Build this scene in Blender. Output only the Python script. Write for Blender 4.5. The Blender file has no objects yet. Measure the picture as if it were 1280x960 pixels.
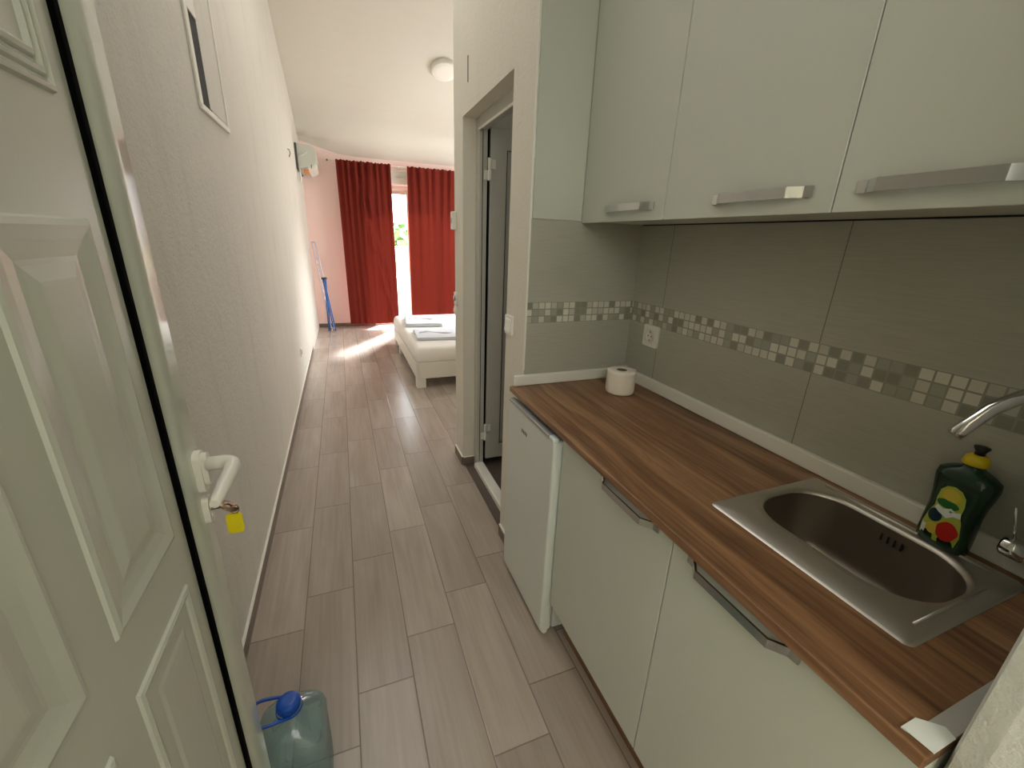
import bpy, bmesh, math, random
from mathutils import Vector, Matrix, noise as mnoise
random.seed(7)
SC = bpy.context.scene
COL = SC.collection
PI = math.pi

# ------------------------------------------------------------------ materials
class NB:
    """tiny node builder"""
    def __init__(s, name):
        s.m = bpy.data.materials.new(name); s.m.use_nodes = True
        s.t = s.m.node_tree; s.t.nodes.clear()
        s.out = s.n('ShaderNodeOutputMaterial')
        s._pos = None
    def n(s, kind, **kw):
        nd = s.t.nodes.new(kind)
        for k, v in kw.items(): setattr(nd, k, v)
        return nd
    def put(s, sock, v):
        if hasattr(v, 'is_output'): s.t.links.new(v, sock)
        elif isinstance(v, (tuple, list)) and len(v) == 3 and sock.type == 'RGBA': sock.default_value = (*v, 1)
        else: sock.default_value = v
    def math(s, op, a, b=0.0, c=0.0):
        nd = s.n('ShaderNodeMath', operation=op)
        s.put(nd.inputs[0], a); s.put(nd.inputs[1], b); s.put(nd.inputs[2], c)
        return nd.outputs[0]
    def pos(s):
        if s._pos is None:
            g = s.n('ShaderNodeNewGeometry'); x = s.n('ShaderNodeSeparateXYZ')
            s.t.links.new(g.outputs['Position'], x.inputs[0])
            s._pos = (x.outputs[0], x.outputs[1], x.outputs[2])
        return s._pos
    def vec(s, x, y, z):
        nd = s.n('ShaderNodeCombineXYZ')
        for i, v in enumerate((x, y, z)): s.put(nd.inputs[i], v)
        return nd.outputs[0]
    def scaled(s, sx, sy, sz):
        x, y, z = s.pos()
        return s.vec(s.math('MULTIPLY', x, sx), s.math('MULTIPLY', y, sy), s.math('MULTIPLY', z, sz))
    def noise(s, v, scale=1.0, detail=4.0, rough=.55, dist=0.0):
        nd = s.n('ShaderNodeTexNoise'); s.put(nd.inputs['Vector'], v)
        nd.inputs['Scale'].default_value = scale; nd.inputs['Detail'].default_value = detail
        nd.inputs['Roughness'].default_value = rough; nd.inputs['Distortion'].default_value = dist
        return nd.outputs[0]
    def rand(s, v):
        nd = s.n('ShaderNodeTexWhiteNoise', noise_dimensions='3D'); s.put(nd.inputs['Vector'], v)
        return nd.outputs['Value']
    def ramp(s, f, stops, interp='LINEAR'):
        nd = s.n('ShaderNodeValToRGB'); nd.color_ramp.interpolation = interp
        e = nd.color_ramp.elements
        while len(e) < len(stops): e.new(.5)
        for el, (p, c) in zip(e, stops): el.position = p; el.color = (*c, 1)
        s.put(nd.inputs[0], f); return nd.outputs[0]
    def mix(s, f, a, b, blend='MIX'):
        nd = s.n('ShaderNodeMix', data_type='RGBA', blend_type=blend)
        s.put(nd.inputs[0], f); s.put(nd.inputs[6], a); s.put(nd.inputs[7], b)
        return nd.outputs[2]
    def bump(s, h, strength=.3, dist=.01):
        nd = s.n('ShaderNodeBump'); nd.inputs['Strength'].default_value = strength
        nd.inputs['Distance'].default_value = dist; s.put(nd.inputs['Height'], h); return nd.outputs[0]
    def bsdf(s, col, rough=.5, metal=0.0, normal=None, **kw):
        b = s.n('ShaderNodeBsdfPrincipled')
        s.put(b.inputs['Base Color'], col); s.put(b.inputs['Roughness'], rough); s.put(b.inputs['Metallic'], metal)
        if normal is not None: s.put(b.inputs['Normal'], normal)
        for k, v in kw.items(): s.put(b.inputs[k.replace('_', ' ')], v)
        s.t.links.new(b.outputs[0], s.out.inputs[0]); return b

def srgb(r, g, b):
    f = lambda v: (v/255/12.92 if v/255 <= .04045 else ((v/255+.055)/1.055)**2.4)
    return (f(r), f(g), f(b))

def plain(name, col, rough=.5, metal=0.0, bump=0, bscale=200, **kw):
    b = NB(name); nrm = None
    base = col
    if bump: nrm = b.bump(b.noise(b.scaled(1, 1, 1), bscale, 3), bump, .002)
    v = b.noise(b.scaled(1, 1, 1), 3.0, 3)
    base = b.mix(b.math('MULTIPLY', v, .12), col, tuple(c*.8 for c in col))
    b.bsdf(base, rough, metal, nrm, **kw); return b.m

def mat_plaster(name, col, stain=.5, bump=.55):
    b = NB(name)
    fine = b.noise(b.scaled(1, 1, 1), 95, 5, .65); mid = b.noise(b.scaled(1, 1, 1), 22, 4)
    st = b.noise(b.scaled(1, 3.2, .55), 2.3, 6, .65, .4)
    f = b.math('MULTIPLY', b.math('SMOOTH_MIN', b.math('MAXIMUM', b.math('SUBTRACT', st, .52), 0), .2, .02), stain*2.2)
    c = b.mix(f, col, tuple(v*.62 for v in col))
    c = b.mix(b.math('MULTIPLY', fine, .14), c, tuple(v*.6 for v in col))
    h = b.math('ADD', fine, b.math('MULTIPLY', mid, .9))
    b.bsdf(c, .85, 0, b.bump(h, bump, .005)); return b.m

def mat_floor():
    b = NB('wood_look_tile'); x, y, z = b.pos()
    u = b.math('DIVIDE', b.math('ADD', x, .439), .1835); colm = b.math('FLOOR', u)
    v = b.math('DIVIDE', b.math('SUBTRACT', b.math('SUBTRACT', y, 2.06), b.math('MULTIPLY', colm, .1605)), .646)
    row = b.math('FLOOR', v); fu = b.math('FRACT', u); fv = b.math('FRACT', v)
    du = b.math('MULTIPLY', b.math('MINIMUM', fu, b.math('SUBTRACT', 1, fu)), .1835)
    dv = b.math('MULTIPLY', b.math('MINIMUM', fv, b.math('SUBTRACT', 1, fv)), .646)
    d = b.math('MINIMUM', du, dv)
    groove = b.math('SUBTRACT', 1, b.math('MINIMUM', b.math('DIVIDE', d, .0034), 1))
    r = b.rand(b.vec(colm, row, 3.0))
    r2 = b.rand(b.vec(row, colm, 9.0))
    ox, oy = b.math('MULTIPLY', r, 40), b.math('MULTIPLY', r2, 30)
    g = b.noise(b.vec(b.math('ADD', b.math('MULTIPLY', x, 9), ox), b.math('ADD', b.math('MULTIPLY', y, 1.5), oy), 0.0), 1.0, 4, .5, .7)
    g2 = b.noise(b.vec(b.math('ADD', b.math('MULTIPLY', x, 70), ox), b.math('ADD', b.math('MULTIPLY', y, 2.4), oy), 0.0), 1.0, 3, .5, 0.0)
    gg = b.math('ADD', b.math('MULTIPLY', g, .6), b.math('MULTIPLY', g2, .4))
    c = b.ramp(gg, [(.3, srgb(156, 144, 133)), (.5, srgb(171, 159, 148)), (.7, srgb(182, 171, 160))])
    tint = b.ramp(r, [(0, (.84, .82, .81)), (1, (1.06, 1.05, 1.04))])
    c = b.mix(1.0, c, tint, 'MULTIPLY')
    c = b.mix(b.math('MULTIPLY', groove, .8), c, srgb(92, 78, 68))
    hgt = b.math('SUBTRACT', 0.0, groove)
    b.bsdf(c, .24, 0, b.bump(hgt, .3, .0012)); return b.m

def mat_walnut(name, tint=1.0):
    b = NB(name); x, y, z = b.pos()
    w = b.noise(b.vec(b.math('MULTIPLY', x, 7), b.math('MULTIPLY', y, .9), z), 1.0, 3, .5)
    v1 = b.vec(b.math('ADD', b.math('MULTIPLY', x, 26), b.math('MULTIPLY', w, 5)), b.math('MULTIPLY', y, 1.1), b.math('MULTIPLY', z, 20))
    v2 = b.vec(b.math('MULTIPLY', x, 150), b.math('MULTIPLY', y, 6), b.math('MULTIPLY', z, 60))
    g = b.math('ADD', b.math('MULTIPLY', b.noise(v1, 1.0, 6, .6, .5), .72), b.math('MULTIPLY', b.noise(v2, 1.0, 3), .28))
    cs = [srgb(82, 54, 36), srgb(130, 94, 64), srgb(166, 128, 92)]
    cs = [tuple(q*tint for q in c) for c in cs]
    c = b.ramp(g, [(.34, cs[0]), (.5, cs[1]), (.68, cs[2])])
    b.bsdf(c, .42, 0, b.bump(g, .08, .001)); return b.m

def mat_tile(axis):
    """grey linen tile with a three-row mosaic border; axis 0 = runs along X, 1 = runs along Y"""
    b = NB('tile_mosaic_%d' % axis); P = b.pos(); h = P[axis]; z = P[2]
    off = .10 if axis else .03
    fj = b.math('FRACT', b.math('DIVIDE', b.math('SUBTRACT', h, off), .604))
    dj = b.math('MULTIPLY', b.math('MINIMUM', fj, b.math('SUBTRACT', 1, fj)), .604)
    joint = b.math('LESS_THAN', dj, .0012)
    lin = b.noise(b.vec(b.math('MULTIPLY', P[0], 12), b.math('MULTIPLY', P[1], 12), b.math('MULTIPLY', z, 260)), 1.0, 4, .6)
    base = b.ramp(lin, [(.3, srgb(168, 167, 154)), (.7, srgb(178, 177, 164))])
    base = b.mix(joint, base, srgb(112, 112, 103))
    # mosaic
    z0, n, s = 1.143, 3, .027
    cu = b.math('DIVIDE', h, s); cw = b.math('DIVIDE', b.math('SUBTRACT', z, z0), s)
    iu = b.math('FLOOR', cu); iw = b.math('FLOOR', cw)
    r = b.rand(b.vec(iu, iw, 4.0 + axis)); r2 = b.rand(b.vec(iw, iu, 8.0))
    fu = b.math('FRACT', cu); fw = b.math('FRACT', cw)
    edge = b.math('MINIMUM', b.math('MINIMUM', fu, b.math('SUBTRACT', 1, fu)), b.math('MINIMUM', fw, b.math('SUBTRACT', 1, fw)))
    marble = b.noise(b.scaled(60, 60, 60), 1.0, 5, .6, 1.0)
    tc = b.ramp(r, [(0, srgb(214, 212, 198)), (.42, srgb(142, 142, 128)), (.68, srgb(166, 166, 152)), (.86, srgb(196, 194, 180))], 'CONSTANT')
    dark = b.math('MULTIPLY', b.math('MULTIPLY', marble, r2), .38)
    tc = b.mix(dark, tc, srgb(110, 112, 102))
    tc = b.mix(b.math('LESS_THAN', edge, .075), tc, srgb(150, 150, 138))
    inm = b.math('MULTIPLY', b.math('GREATER_THAN', z, z0), b.math('LESS_THAN', z, z0 + n*s))
    c = b.mix(inm, base, tc)
    hh = b.math('ADD', b.math('MULTIPLY', lin, .25), b.math('SUBTRACT', 0, b.math('MULTIPLY', joint, 1.0)))
    b.bsdf(c, b.math('SUBTRACT', .42, b.math('MULTIPLY', inm, .15)), 0, b.bump(hh, .2, .0012)); return b.m

def mat_curtain():
    b = NB('red_curtain_fabric')
    wv = b.noise(b.scaled(60, 60, 900), 1.0, 2)
    c = b.mix(b.math('MULTIPLY', wv, .4), srgb(112, 42, 34), srgb(88, 32, 26))
    d = b.n('ShaderNodeBsdfDiffuse'); b.put(d.inputs['Color'], c)
    tr = b.n('ShaderNodeBsdfTranslucent'); b.put(tr.inputs['Color'], srgb(180, 60, 44))
    mx = b.n('ShaderNodeMixShader'); mx.inputs[0].default_value = .012
    b.t.links.new(d.outputs[0], mx.inputs[1]); b.t.links.new(tr.outputs[0], mx.inputs[2])
    b.t.links.new(mx.outputs[0], b.out.inputs[0]); return b.m

def mat_thin_glass(name, col=(1, 1, 1), refl=.06, rough=0.02):
    b = NB(name)
    t = b.n('ShaderNodeBsdfTransparent'); b.put(t.inputs[0], col)
    g = b.n('ShaderNodeBsdfGlossy'); b.put(g.inputs['Roughness'], rough)
    lw = b.n('ShaderNodeLayerWeight'); lw.inputs[0].default_value = .35
    f = b.math('ADD', refl, b.math('MULTIPLY', lw.outputs['Facing'], .35))
    mx = b.n('ShaderNodeMixShader'); b.put(mx.inputs[0], f)
    b.t.links.new(t.outputs[0], mx.inputs[1]); b.t.links.new(g.outputs[0], mx.inputs[2])
    b.t.links.new(mx.outputs[0], b.out.inputs[0]); return b.m

def mat_foliage(name, c1, c2):
    b = NB(name); n = b.noise(b.scaled(1, 1, 1), 2.2, 5, .7)
    b.bsdf(b.ramp(n, [(.35, c1), (.65, c2)]), .8); return b.m

def mat_brushed(name='brushed_steel', col=srgb(205, 200, 190)):
    b = NB(name)
    n = b.noise(b.scaled(18, 500, 60), 1.0, 3)
    b.bsdf(col, b.math('ADD', .34, b.math('MULTIPLY', n, .16)), 1.0, b.bump(n, .05, .0006)); return b.m

M = {}
M['plaster_left'] = mat_plaster('rough_plaster', srgb(216, 211, 200), .6, .6)
M['plaster'] = mat_plaster('white_plaster', srgb(227, 222, 208), .25, .5)
M['plaster_jamb'] = mat_plaster('rough_jamb_plaster', srgb(226, 228, 218), .2, .8)
M['pink'] = mat_plaster('curtain_tinted_plaster', srgb(252, 224, 217), .1, .2)  # pink puts the red light through the curtains into the wall colour
M['ceiling'] = mat_plaster('ceiling_paint', srgb(218, 213, 200), .15, .2)
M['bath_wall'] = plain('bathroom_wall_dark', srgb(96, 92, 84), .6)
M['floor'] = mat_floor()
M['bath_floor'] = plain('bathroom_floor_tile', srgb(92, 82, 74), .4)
M['skirt'] = mat_walnut('skirting_tile', 1.0)
b = NB('skirting_tile_grey'); n_ = b.noise(b.scaled(6, 4, 60), 1.0, 5, .6)
b.bsdf(b.ramp(n_, [(.3, srgb(104, 90, 79)), (.7, srgb(138, 122, 110))]), .4); M['skirt'] = b.m
M['walnut'] = mat_walnut('walnut_laminate', 1.0)
M['walnut_dark'] = mat_walnut('walnut_plinth', .9)
M['tileY'] = mat_tile(1); M['tileX'] = mat_tile(0)
b = NB('white_textured_front'); n_ = b.noise(b.scaled(40, 40, 900), 1.0, 3); n2 = b.noise(b.scaled(1, 1, 1), 160, 3)
b.bsdf(b.mix(b.math('MULTIPLY', n2, .15), srgb(198, 201, 190), srgb(178, 181, 170)), .38, 0, b.bump(b.math('ADD', n_, n2), .18, .0008)); M['front'] = b.m
M['front_core'] = plain('cabinet_carcass_white', srgb(206, 208, 196), .5)
M['fridge'] = plain('fridge_enamel', srgb(214, 218, 212), .3)
M['fridge_side'] = plain('fridge_edge_white', srgb(214, 226, 220), .3)
M['silver'] = plain('silver_plastic', srgb(170, 168, 168), .35, .4)
M['grey_text'] = plain('dark_grey_print', srgb(70, 72, 72), .5)
M['pvc'] = plain('white_pvc', srgb(204, 210, 198), .09, Coat_Weight=.4, Coat_Roughness=.05)
M['pvc_panel'] = plain('white_pvc_panel', srgb(202, 206, 196), .26)
M['pvc_dim'] = plain('grey_white_pvc', srgb(190, 188, 178), .35)
M['gasket'] = plain('black_rubber', (.002, .002, .002), .95, Specular_IOR_Level=.05)
M['white_plastic'] = plain('white_plastic', srgb(232, 230, 220), .3)
M['chrome'] = plain('chrome', srgb(214, 214, 212), .07, 1.0)
M['chrome_h'] = plain('handle_chrome', srgb(206, 208, 206), .2, 1.0)
M['steel'] = mat_brushed(); M['steel_shaded'] = mat_brushed('bowl_steel_shaded', srgb(158, 150, 138))  # bowl copy darkened: shade and dark reflections put into its colour
M['dark'] = plain('dark_hollow', (.01, .01, .01), .8)
M['curtain'] = mat_curtain()
M['linen'] = plain('white_linen', srgb(236, 232, 226), .9, 0, .4, 60)
M['bedwood'] = plain('white_bed_board', srgb(226, 222, 212), .45)
M['towel'] = plain('pale_grey_towel', srgb(220, 223, 230), .95, 0, .8, 220)
M['blue'] = plain('blue_plastic', srgb(10, 78, 178), .35)
M['rack_blue'] = plain('blue_painted_tube', srgb(54, 110, 190), .35)
M['rack_white'] = plain('white_painted_tube', srgb(214, 214, 226), .35)
M['yellow'] = plain('yellow_plastic', srgb(232, 214, 10), .4)
M['cap_yellow'] = plain('yellow_cap_plastic', srgb(214, 190, 20), .4)
M['soap'] = plain('dark_green_bottle', srgb(8, 48, 26), .2)
M['black'] = plain('black_plastic', srgb(16, 18, 18), .35)
M['lab_g'] = plain('label_yellow_green', srgb(176, 186, 72), .4)
M['lab_y'] = plain('label_yellow', srgb(214, 190, 70), .4)
M['lab_w'] = plain('label_white', srgb(226, 230, 224), .4)
M['lab_r'] = plain('label_red', srgb(190, 36, 28), .4)
M['lab_dg'] = plain('label_green', srgb(36, 104, 50), .4)
M['lab_db'] = plain('label_dark_blue', srgb(22, 48, 62), .4)
M['paper'] = plain('toilet_paper', srgb(238, 228, 214), .95, 0, .5, 120)
M['card'] = plain('cardboard', srgb(112, 98, 82), .9)
M['brass'] = plain('worn_key_metal', srgb(150, 128, 108), .3, 1.0)
M['grey_plate'] = plain('grey_cover', srgb(176, 174, 166), .5)
M['ac'] = plain('air_conditioner_shell', srgb(198, 200, 188), .45)
M['glass'] = mat_thin_glass('window_glass', (.97, .98, .98), .03)
M['red_roof'] = plain('red_roof_tile', srgb(196, 110, 84), .8)
M['house'] = plain('house_render', srgb(226, 220, 208), .8)
M['leaf1'] = mat_foliage('tree_leaves', srgb(66, 110, 52), srgb(126, 164, 92))
M['leaf2'] = mat_foliage('shrub_leaves', srgb(96, 140, 62), srgb(160, 190, 110))
M['bark'] = plain('bark', srgb(96, 78, 60), .9)
M['ground'] = mat_foliage('dry_grass_ground', srgb(150, 150, 104), srgb(190, 176, 140))
M['concrete'] = plain('pale_concrete', srgb(216, 214, 206), .8)
M['lamp'] = plain('opal_lamp', srgb(236, 232, 222), .3)
M['orange'] = plain('orange_plastic', srgb(222, 140, 80), .5)
# blue-tinted PET of the water bottle
b = NB('tinted_pet')
t_ = b.n('ShaderNodeBsdfTransparent'); b.put(t_.inputs[0], (.80, .94, .95))
g_ = b.n('ShaderNodeBsdfGlossy'); g_.inputs['Roughness'].default_value = .08
d_ = b.n('ShaderNodeBsdfTranslucent'); b.put(d_.inputs[0], srgb(176, 214, 218))
d2 = b.n('ShaderNodeBsdfDiffuse'); b.put(d2.inputs[0], srgb(150, 190, 196))
lw = b.n('ShaderNodeLayerWeight'); lw.inputs[0].default_value = .3
bn = b.bump(b.noise(b.scaled(1, 1, 1), 26, 3), .35, .004)
for q in (g_, d_, d2): b.put(q.inputs['Normal'], bn)
m0 = b.n('ShaderNodeMixShader'); m0.inputs[0].default_value = .5
b.t.links.new(d_.outputs[0], m0.inputs[1]); b.t.links.new(d2.outputs[0], m0.inputs[2])
m1 = b.n('ShaderNodeMixShader'); m1.inputs[0].default_value = .26
b.t.links.new(t_.outputs[0], m1.inputs[1]); b.t.links.new(m0.outputs[0], m1.inputs[2])
m2 = b.n('ShaderNodeMixShader'); b.put(m2.inputs[0], b.math('ADD', .06, b.math('MULTIPLY', lw.outputs['Facing'], .45)))
b.t.links.new(m1.outputs[0], m2.inputs[1]); b.t.links.new(g_.outputs[0], m2.inputs[2])
b.t.links.new(m2.outputs[0], b.out.inputs[0]); M['pet'] = b.m

# ------------------------------------------------------------------ mesh helpers
def bm_(): return bmesh.new()

def box(bm, x0, x1, y0, y1, z0, z1, bev=0.0, seg=2, mtx=None):
    t = bmesh.new()
    vs = [t.verts.new((x, y, z)) for x in (x0, x1) for y in (y0, y1) for z in (z0, z1)]
    for f in ((0, 1, 3, 2), (4, 6, 7, 5), (0, 4, 5, 1), (2, 3, 7, 6), (0, 2, 6, 4), (1, 5, 7, 3)):
        t.faces.new([vs[i] for i in f])
    bmesh.ops.recalc_face_normals(t, faces=t.faces[:])
    if bev: bmesh.ops.bevel(t, geom=t.edges[:], offset=bev, segments=seg, profile=.5, affect='EDGES')
    if mtx: t.transform(mtx)
    merge(bm, t)

def merge(bm, t):
    t.verts.index_update(); vs = [bm.verts.new(v.co) for v in t.verts]
    for f in t.faces:
        try:
            nf = bm.faces.new([vs[v.index] for v in f.verts]); nf.smooth = f.smooth
        except ValueError: pass
    t.free()

def prism(bm, pts, z0, z1, axis='z', smooth=False):
    """extrude 2-D outline; axis z: pts=(x,y); x: pts=(y,z); y: pts=(x,z)"""
    def P(p, h):
        if axis == 'z': return (p[0], p[1], h)
        if axis == 'x': return (h, p[0], p[1])
        return (p[0], h, p[1])
    t = bmesh.new()
    a = [t.verts.new(P(p, z0)) for p in pts]; c = [t.verts.new(P(p, z1)) for p in pts]
    n = len(pts)
    t.faces.new(a); t.faces.new(c[::-1])
    for i in range(n):
        f = t.faces.new((a[i], a[(i+1) % n], c[(i+1) % n], c[i])); f.smooth = smooth
    bmesh.ops.recalc_face_normals(t, faces=t.faces[:]); merge(bm, t)

def loft(bm, rings, cap0=True, cap1=True, smooth=True, closed=True):
    vs = [[bm.verts.new(p) for p in r] for r in rings]
    n = len(rings[0]); fs = []
    for a, c in zip(vs, vs[1:]):
        for i in range(n if closed else n-1):
            f = bm.faces.new((a[i], a[(i+1) % n], c[(i+1) % n], c[i])); f.smooth = smooth; fs.append(f)
    if cap0: fs.append(bm.faces.new(vs[0][::-1]))
    if cap1: fs.append(bm.faces.new(vs[-1]))
    bmesh.ops.recalc_face_normals(bm, faces=fs)

def lathe(bm, prof, seg=32, mtx=None, caps=(True, True)):
    t = bmesh.new()
    loft(t, [[(r*math.cos(2*PI*i/seg), r*math.sin(2*PI*i/seg), z) for i in range(seg)] for r, z in prof], *caps)
    if mtx: t.transform(mtx)
    merge(bm, t)

def tube(bm, path, r, seg=10, flat=None):
    """tube along a path; r radius or list; flat=(w,h) with up vector gives a strap"""
    pts = [Vector(p) for p in path]; rings = []; prev = None
    for i, p in enumerate(pts):
        d = (pts[min(i+1, len(pts)-1)] - pts[max(i-1, 0)]).normalized()
        up = prev if prev is not None else (Vector((0, 0, 1)) if abs(d.z) < .9 else Vector((1, 0, 0)))
        s = d.cross(up).normalized(); u = s.cross(d).normalized(); prev = u
        rr = r[i] if isinstance(r, (list, tuple)) else r
        if flat:
            w, h = flat
            rings.append([p + s*a*w/2 + u*c*h/2 for a, c in ((-1, -1), (1, -1), (1, 1), (-1, 1))])
        else:
            rings.append([p + s*rr*math.cos(2*PI*k/seg) + u*rr*math.sin(2*PI*k/seg) for k in range(seg)])
    t = bmesh.new(); loft(t, rings, smooth=not flat); merge(bm, t)

def rrect(cx, cy, w, h, r, n=6):
    out = []
    for sx, sy, a0 in ((1, 1, 0), (-1, 1, 90), (-1, -1, 180), (1, -1, 270)):
        for k in range(n+1):
            a = math.radians(a0 + 90*k/n)
            out.append((cx + sx*(w/2-r) + r*math.cos(a), cy + sy*(h/2-r) + r*math.sin(a)))
    return out

def bez(p0, p1, p2, p3, n=12):
    p0, p1, p2, p3 = map(Vector, (p0, p1, p2, p3)); out = []
    for i in range(n+1):
        t = i/n; out.append(p0*(1-t)**3 + p1*3*t*(1-t)**2 + p2*3*t*t*(1-t) + p3*t**3)
    return out

def obj(name, bm, mat, parent=None, smooth=None, loc=None):
    me = bpy.data.meshes.new(name); bm.to_mesh(me); bm.free()
    o = bpy.data.objects.new(name, me); COL.objects.link(o)
    me.materials.append(M[mat] if isinstance(mat, str) else mat)
    if smooth is not None:
        for p in me.polygons: p.use_smooth = smooth
    if parent is not None:
        o.parent = parent; o.matrix_parent_inverse = Matrix.Translation(-parent.location)
    return o

def tag(o, label, cat, group=None):
    o['label'] = label; o['category'] = cat
    if group: o['group'] = group
    return o
def thing(name, loc, label, cat, group=None):
    o = bpy.data.objects.new(name, None); COL.objects.link(o); o.location = loc; o.empty_display_size = .05
    return tag(o, label, cat, group)
def struct(name, bm, mat, parent=None, smooth=None):
    o = obj(name, bm, mat, parent, smooth)
    if parent is None: o['kind'] = 'structure'
    return o
def struct_root(name, loc):
    o = bpy.data.objects.new(name, None); COL.objects.link(o); o.location = loc; o.empty_display_size = .05
    o['kind'] = 'structure'; return o
def bx(name, mat, parent, *a, **k):
    m = bm_(); box(m, *a, **k); return obj(name, m, mat, parent)

# ------------------------------------------------------------------ camera
H = 1.45
cam = bpy.data.cameras.new('camera'); co = bpy.data.objects.new('camera', cam); COL.objects.link(co)
yaw, pit, rol = -.382580949, .330433969, .0379138728
cy, sy = math.cos(yaw), math.sin(yaw)
fw = Vector((-sy*math.cos(pit), cy*math.cos(pit), -math.sin(pit))); rt = Vector((cy, sy, 0)); up = rt.cross(fw)
r1 = rt*math.cos(rol) + up*math.sin(rol); u1 = -rt*math.sin(rol) + up*math.cos(rol)
co.matrix_world = Matrix(((r1.x, u1.x, -fw.x, 0), (r1.y, u1.y, -fw.y, 0), (r1.z, u1.z, -fw.z, H), (0, 0, 0, 1)))
cam.sensor_width = 36; cam.lens = 524.949/1280*36; cam.clip_start = .02; cam.clip_end = 200
SC.camera = co

# ------------------------------------------------------------------ the shell
XW = .65       # corridor face of the bathroom wall
XB = 1.142     # tiled back wall of the kitchen niche
YN = 1.496     # tiled end wall of the niche
YF = 7.40      # far wall
m = bm_(); box(m, -.75, 3.4, -.1, 7.6, -.12, 0); struct('floor', m, 'floor')
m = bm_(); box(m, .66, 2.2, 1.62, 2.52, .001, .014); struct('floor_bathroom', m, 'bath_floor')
m = bm_(); prism(m, [(-.447, -.1), (-.447, 4.6), (-.425, 7.4), (-.425, 7.56), (-.65, 7.56), (-.65, -.1)], 0, 3.8); struct('wall_left', m, 'plaster_left')
m = bm_()
box(m, -.425, .45, YF, YF+.16, 0, 3.0); box(m, 2.35, 3.3, YF, YF+.16, 0, 3.0); box(m, .45, 2.35, YF, YF+.16, 2.19, 3.0)
struct('wall_far', m, 'pink')
m = bm_(); box(m, 3.2, 3.35, 2.5, 7.56, 0, 3.8); struct('wall_right', m, 'plaster')
m = bm_()
box(m, XW, .76, YN+.006, 1.71, 0, 3.8); box(m, XW, .76, 2.44, 2.63, 0, 3.8); box(m, XW, .76, 1.71, 2.44, 2.045, 3.8)
box(m, .76, 3.3, 2.52, 2.63, 0, 3.8); struct('wall_bathroom', m, 'plaster')
m = bm_(); box(m, .76, 2.3, YN+.006, 1.62, 0, 3.8); struct('wall_kitchen_end', m, 'plaster')
m = bm_(); box(m, XB+.006, 1.30, .113, YN+.006, 0, 3.8); struct('wall_kitchen_back', m, 'plaster')
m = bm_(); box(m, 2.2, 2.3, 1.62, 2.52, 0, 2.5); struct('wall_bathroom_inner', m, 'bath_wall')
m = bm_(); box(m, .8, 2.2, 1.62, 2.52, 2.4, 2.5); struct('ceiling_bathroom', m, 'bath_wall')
# entrance wall: rough jamb on the right, a stub on the left, lintel above
def jamb_mesh():
    m = bm_(); t = bmesh.new()
    ny, nz = 10, 60; v = []
    for j in range(nz+1):
        z = 2.3*j/nz
        w = lambda s: .0035*mnoise.noise((s, z*7, 3)) 
        v.append([(1.30, -.14, z), (.635+w(1), -.14, z), (.622+w(2), -.128, z), (.619+w(3), -.06, z), (.618+w(4), .02, z), (.619+w(5), .085, z), (.626+w(6), .108, z), (.64, .113, z), (1.30, .113, z)])
    loft(t, v, smooth=False, closed=True); merge(m, t)
    box(m, -.65, 1.30, -.14, .113, 2.3, 3.8); return m
struct('wall_entrance', jamb_mesh(), 'plaster_jamb')
m = bm_(); box(m, -.65, -.36, -.14, -.03, 0, 2.3); struct('wall_entrance_left', m, 'plaster')
# ceiling: flat over the corridor, sloping down and coving into the far wall
prof = [(7.5, 2.46), (7.4, 2.535), (7.33, 2.64), (7.24, 2.72), (7.12, 2.82), (7.0, 2.90), (6.7, 3.02), (6.4, 3.13), (5.9, 3.315), (5.4, 3.50), (5.1, 3.58), (4.8, 3.62), (-.14, 3.62)]
m = bm_()
rings = [[(x, y, z + .03*mnoise.noise((x*1.3, y*2.1, 0))*(1 if 5 < y < 7.35 else 0) + (.14*math.exp(-((x+.43)/.35)**2) if y > 7.3 else 0)) for x in [-.65+.25*i for i in range(17)]] + [(3.35, y, 3.9), (-.65, y, 3.9)] for y, z in prof]
loft(m, rings); struct('ceiling', m, 'ceiling', None, None)

# tiled splash-backs
m = bm_(); box(m, XB, XB+.006, .113, YN, .87, 1.525); struct('trim_1', m, 'tileY')
m = bm_(); box(m, XW+.004, XB, YN, YN+.006, .87, 1.525); struct('trim_2', m, 'tileX')
# white corner bead where the niche wall meets the corridor
m = bm_(); box(m, XW-.002, XW+.006, YN, YN+.008, .95, 3.6, .002); struct('trim_3', m, 'white_plastic')
# worktop upstands
m = bm_(); box(m, XB-.018, XB, .12, YN, .89, .936, .004); struct('trim_4', m, 'white_plastic')
m = bm_(); box(m, .606, XB-.018, YN-.016, YN, .89, .934, .004); struct('trim_5', m, 'white_plastic')
m = bm_(); box(m, XB-.034, XB-.004, YN-.034, YN-.004, .8905, .95, .006); struct('trim_6', m, 'grey_plate')
# skirting
def skirt(name, x0, x1, y0, y1):
    m = bm_(); box(m, x0, x1, y0, y1, 0, .058); o = struct(name, m, 'skirt')
    m = bm_()
    if x1-x0 < y1-y0: box(m, x0, x1, y0, y1, .058, .063)
    else: box(m, x0, x1, y0, y1, .058, .063)
    obj('grout_bead', m, 'white_plastic', o)
skirt('baseboard_left', -.448, -.437, .0, 7.39)
skirt('baseboard_bathroom', XW-.011, XW, 2.44, 2.63)
skirt('baseboard_jamb', XW, .728, 2.429, 2.44)
skirt('baseboard_kitchen', XW-.011, XW, 1.51, 1.70)
skirt('baseboard_far', -.424, .45, YF-.011, YF)
# dark chase left in the plaster above the bathroom door
m = bm_(); box(m, XW-.0015, XW+.004, 2.333, 2.343, 2.17, 2.278); struct('trim_7', m, 'dark')

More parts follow.
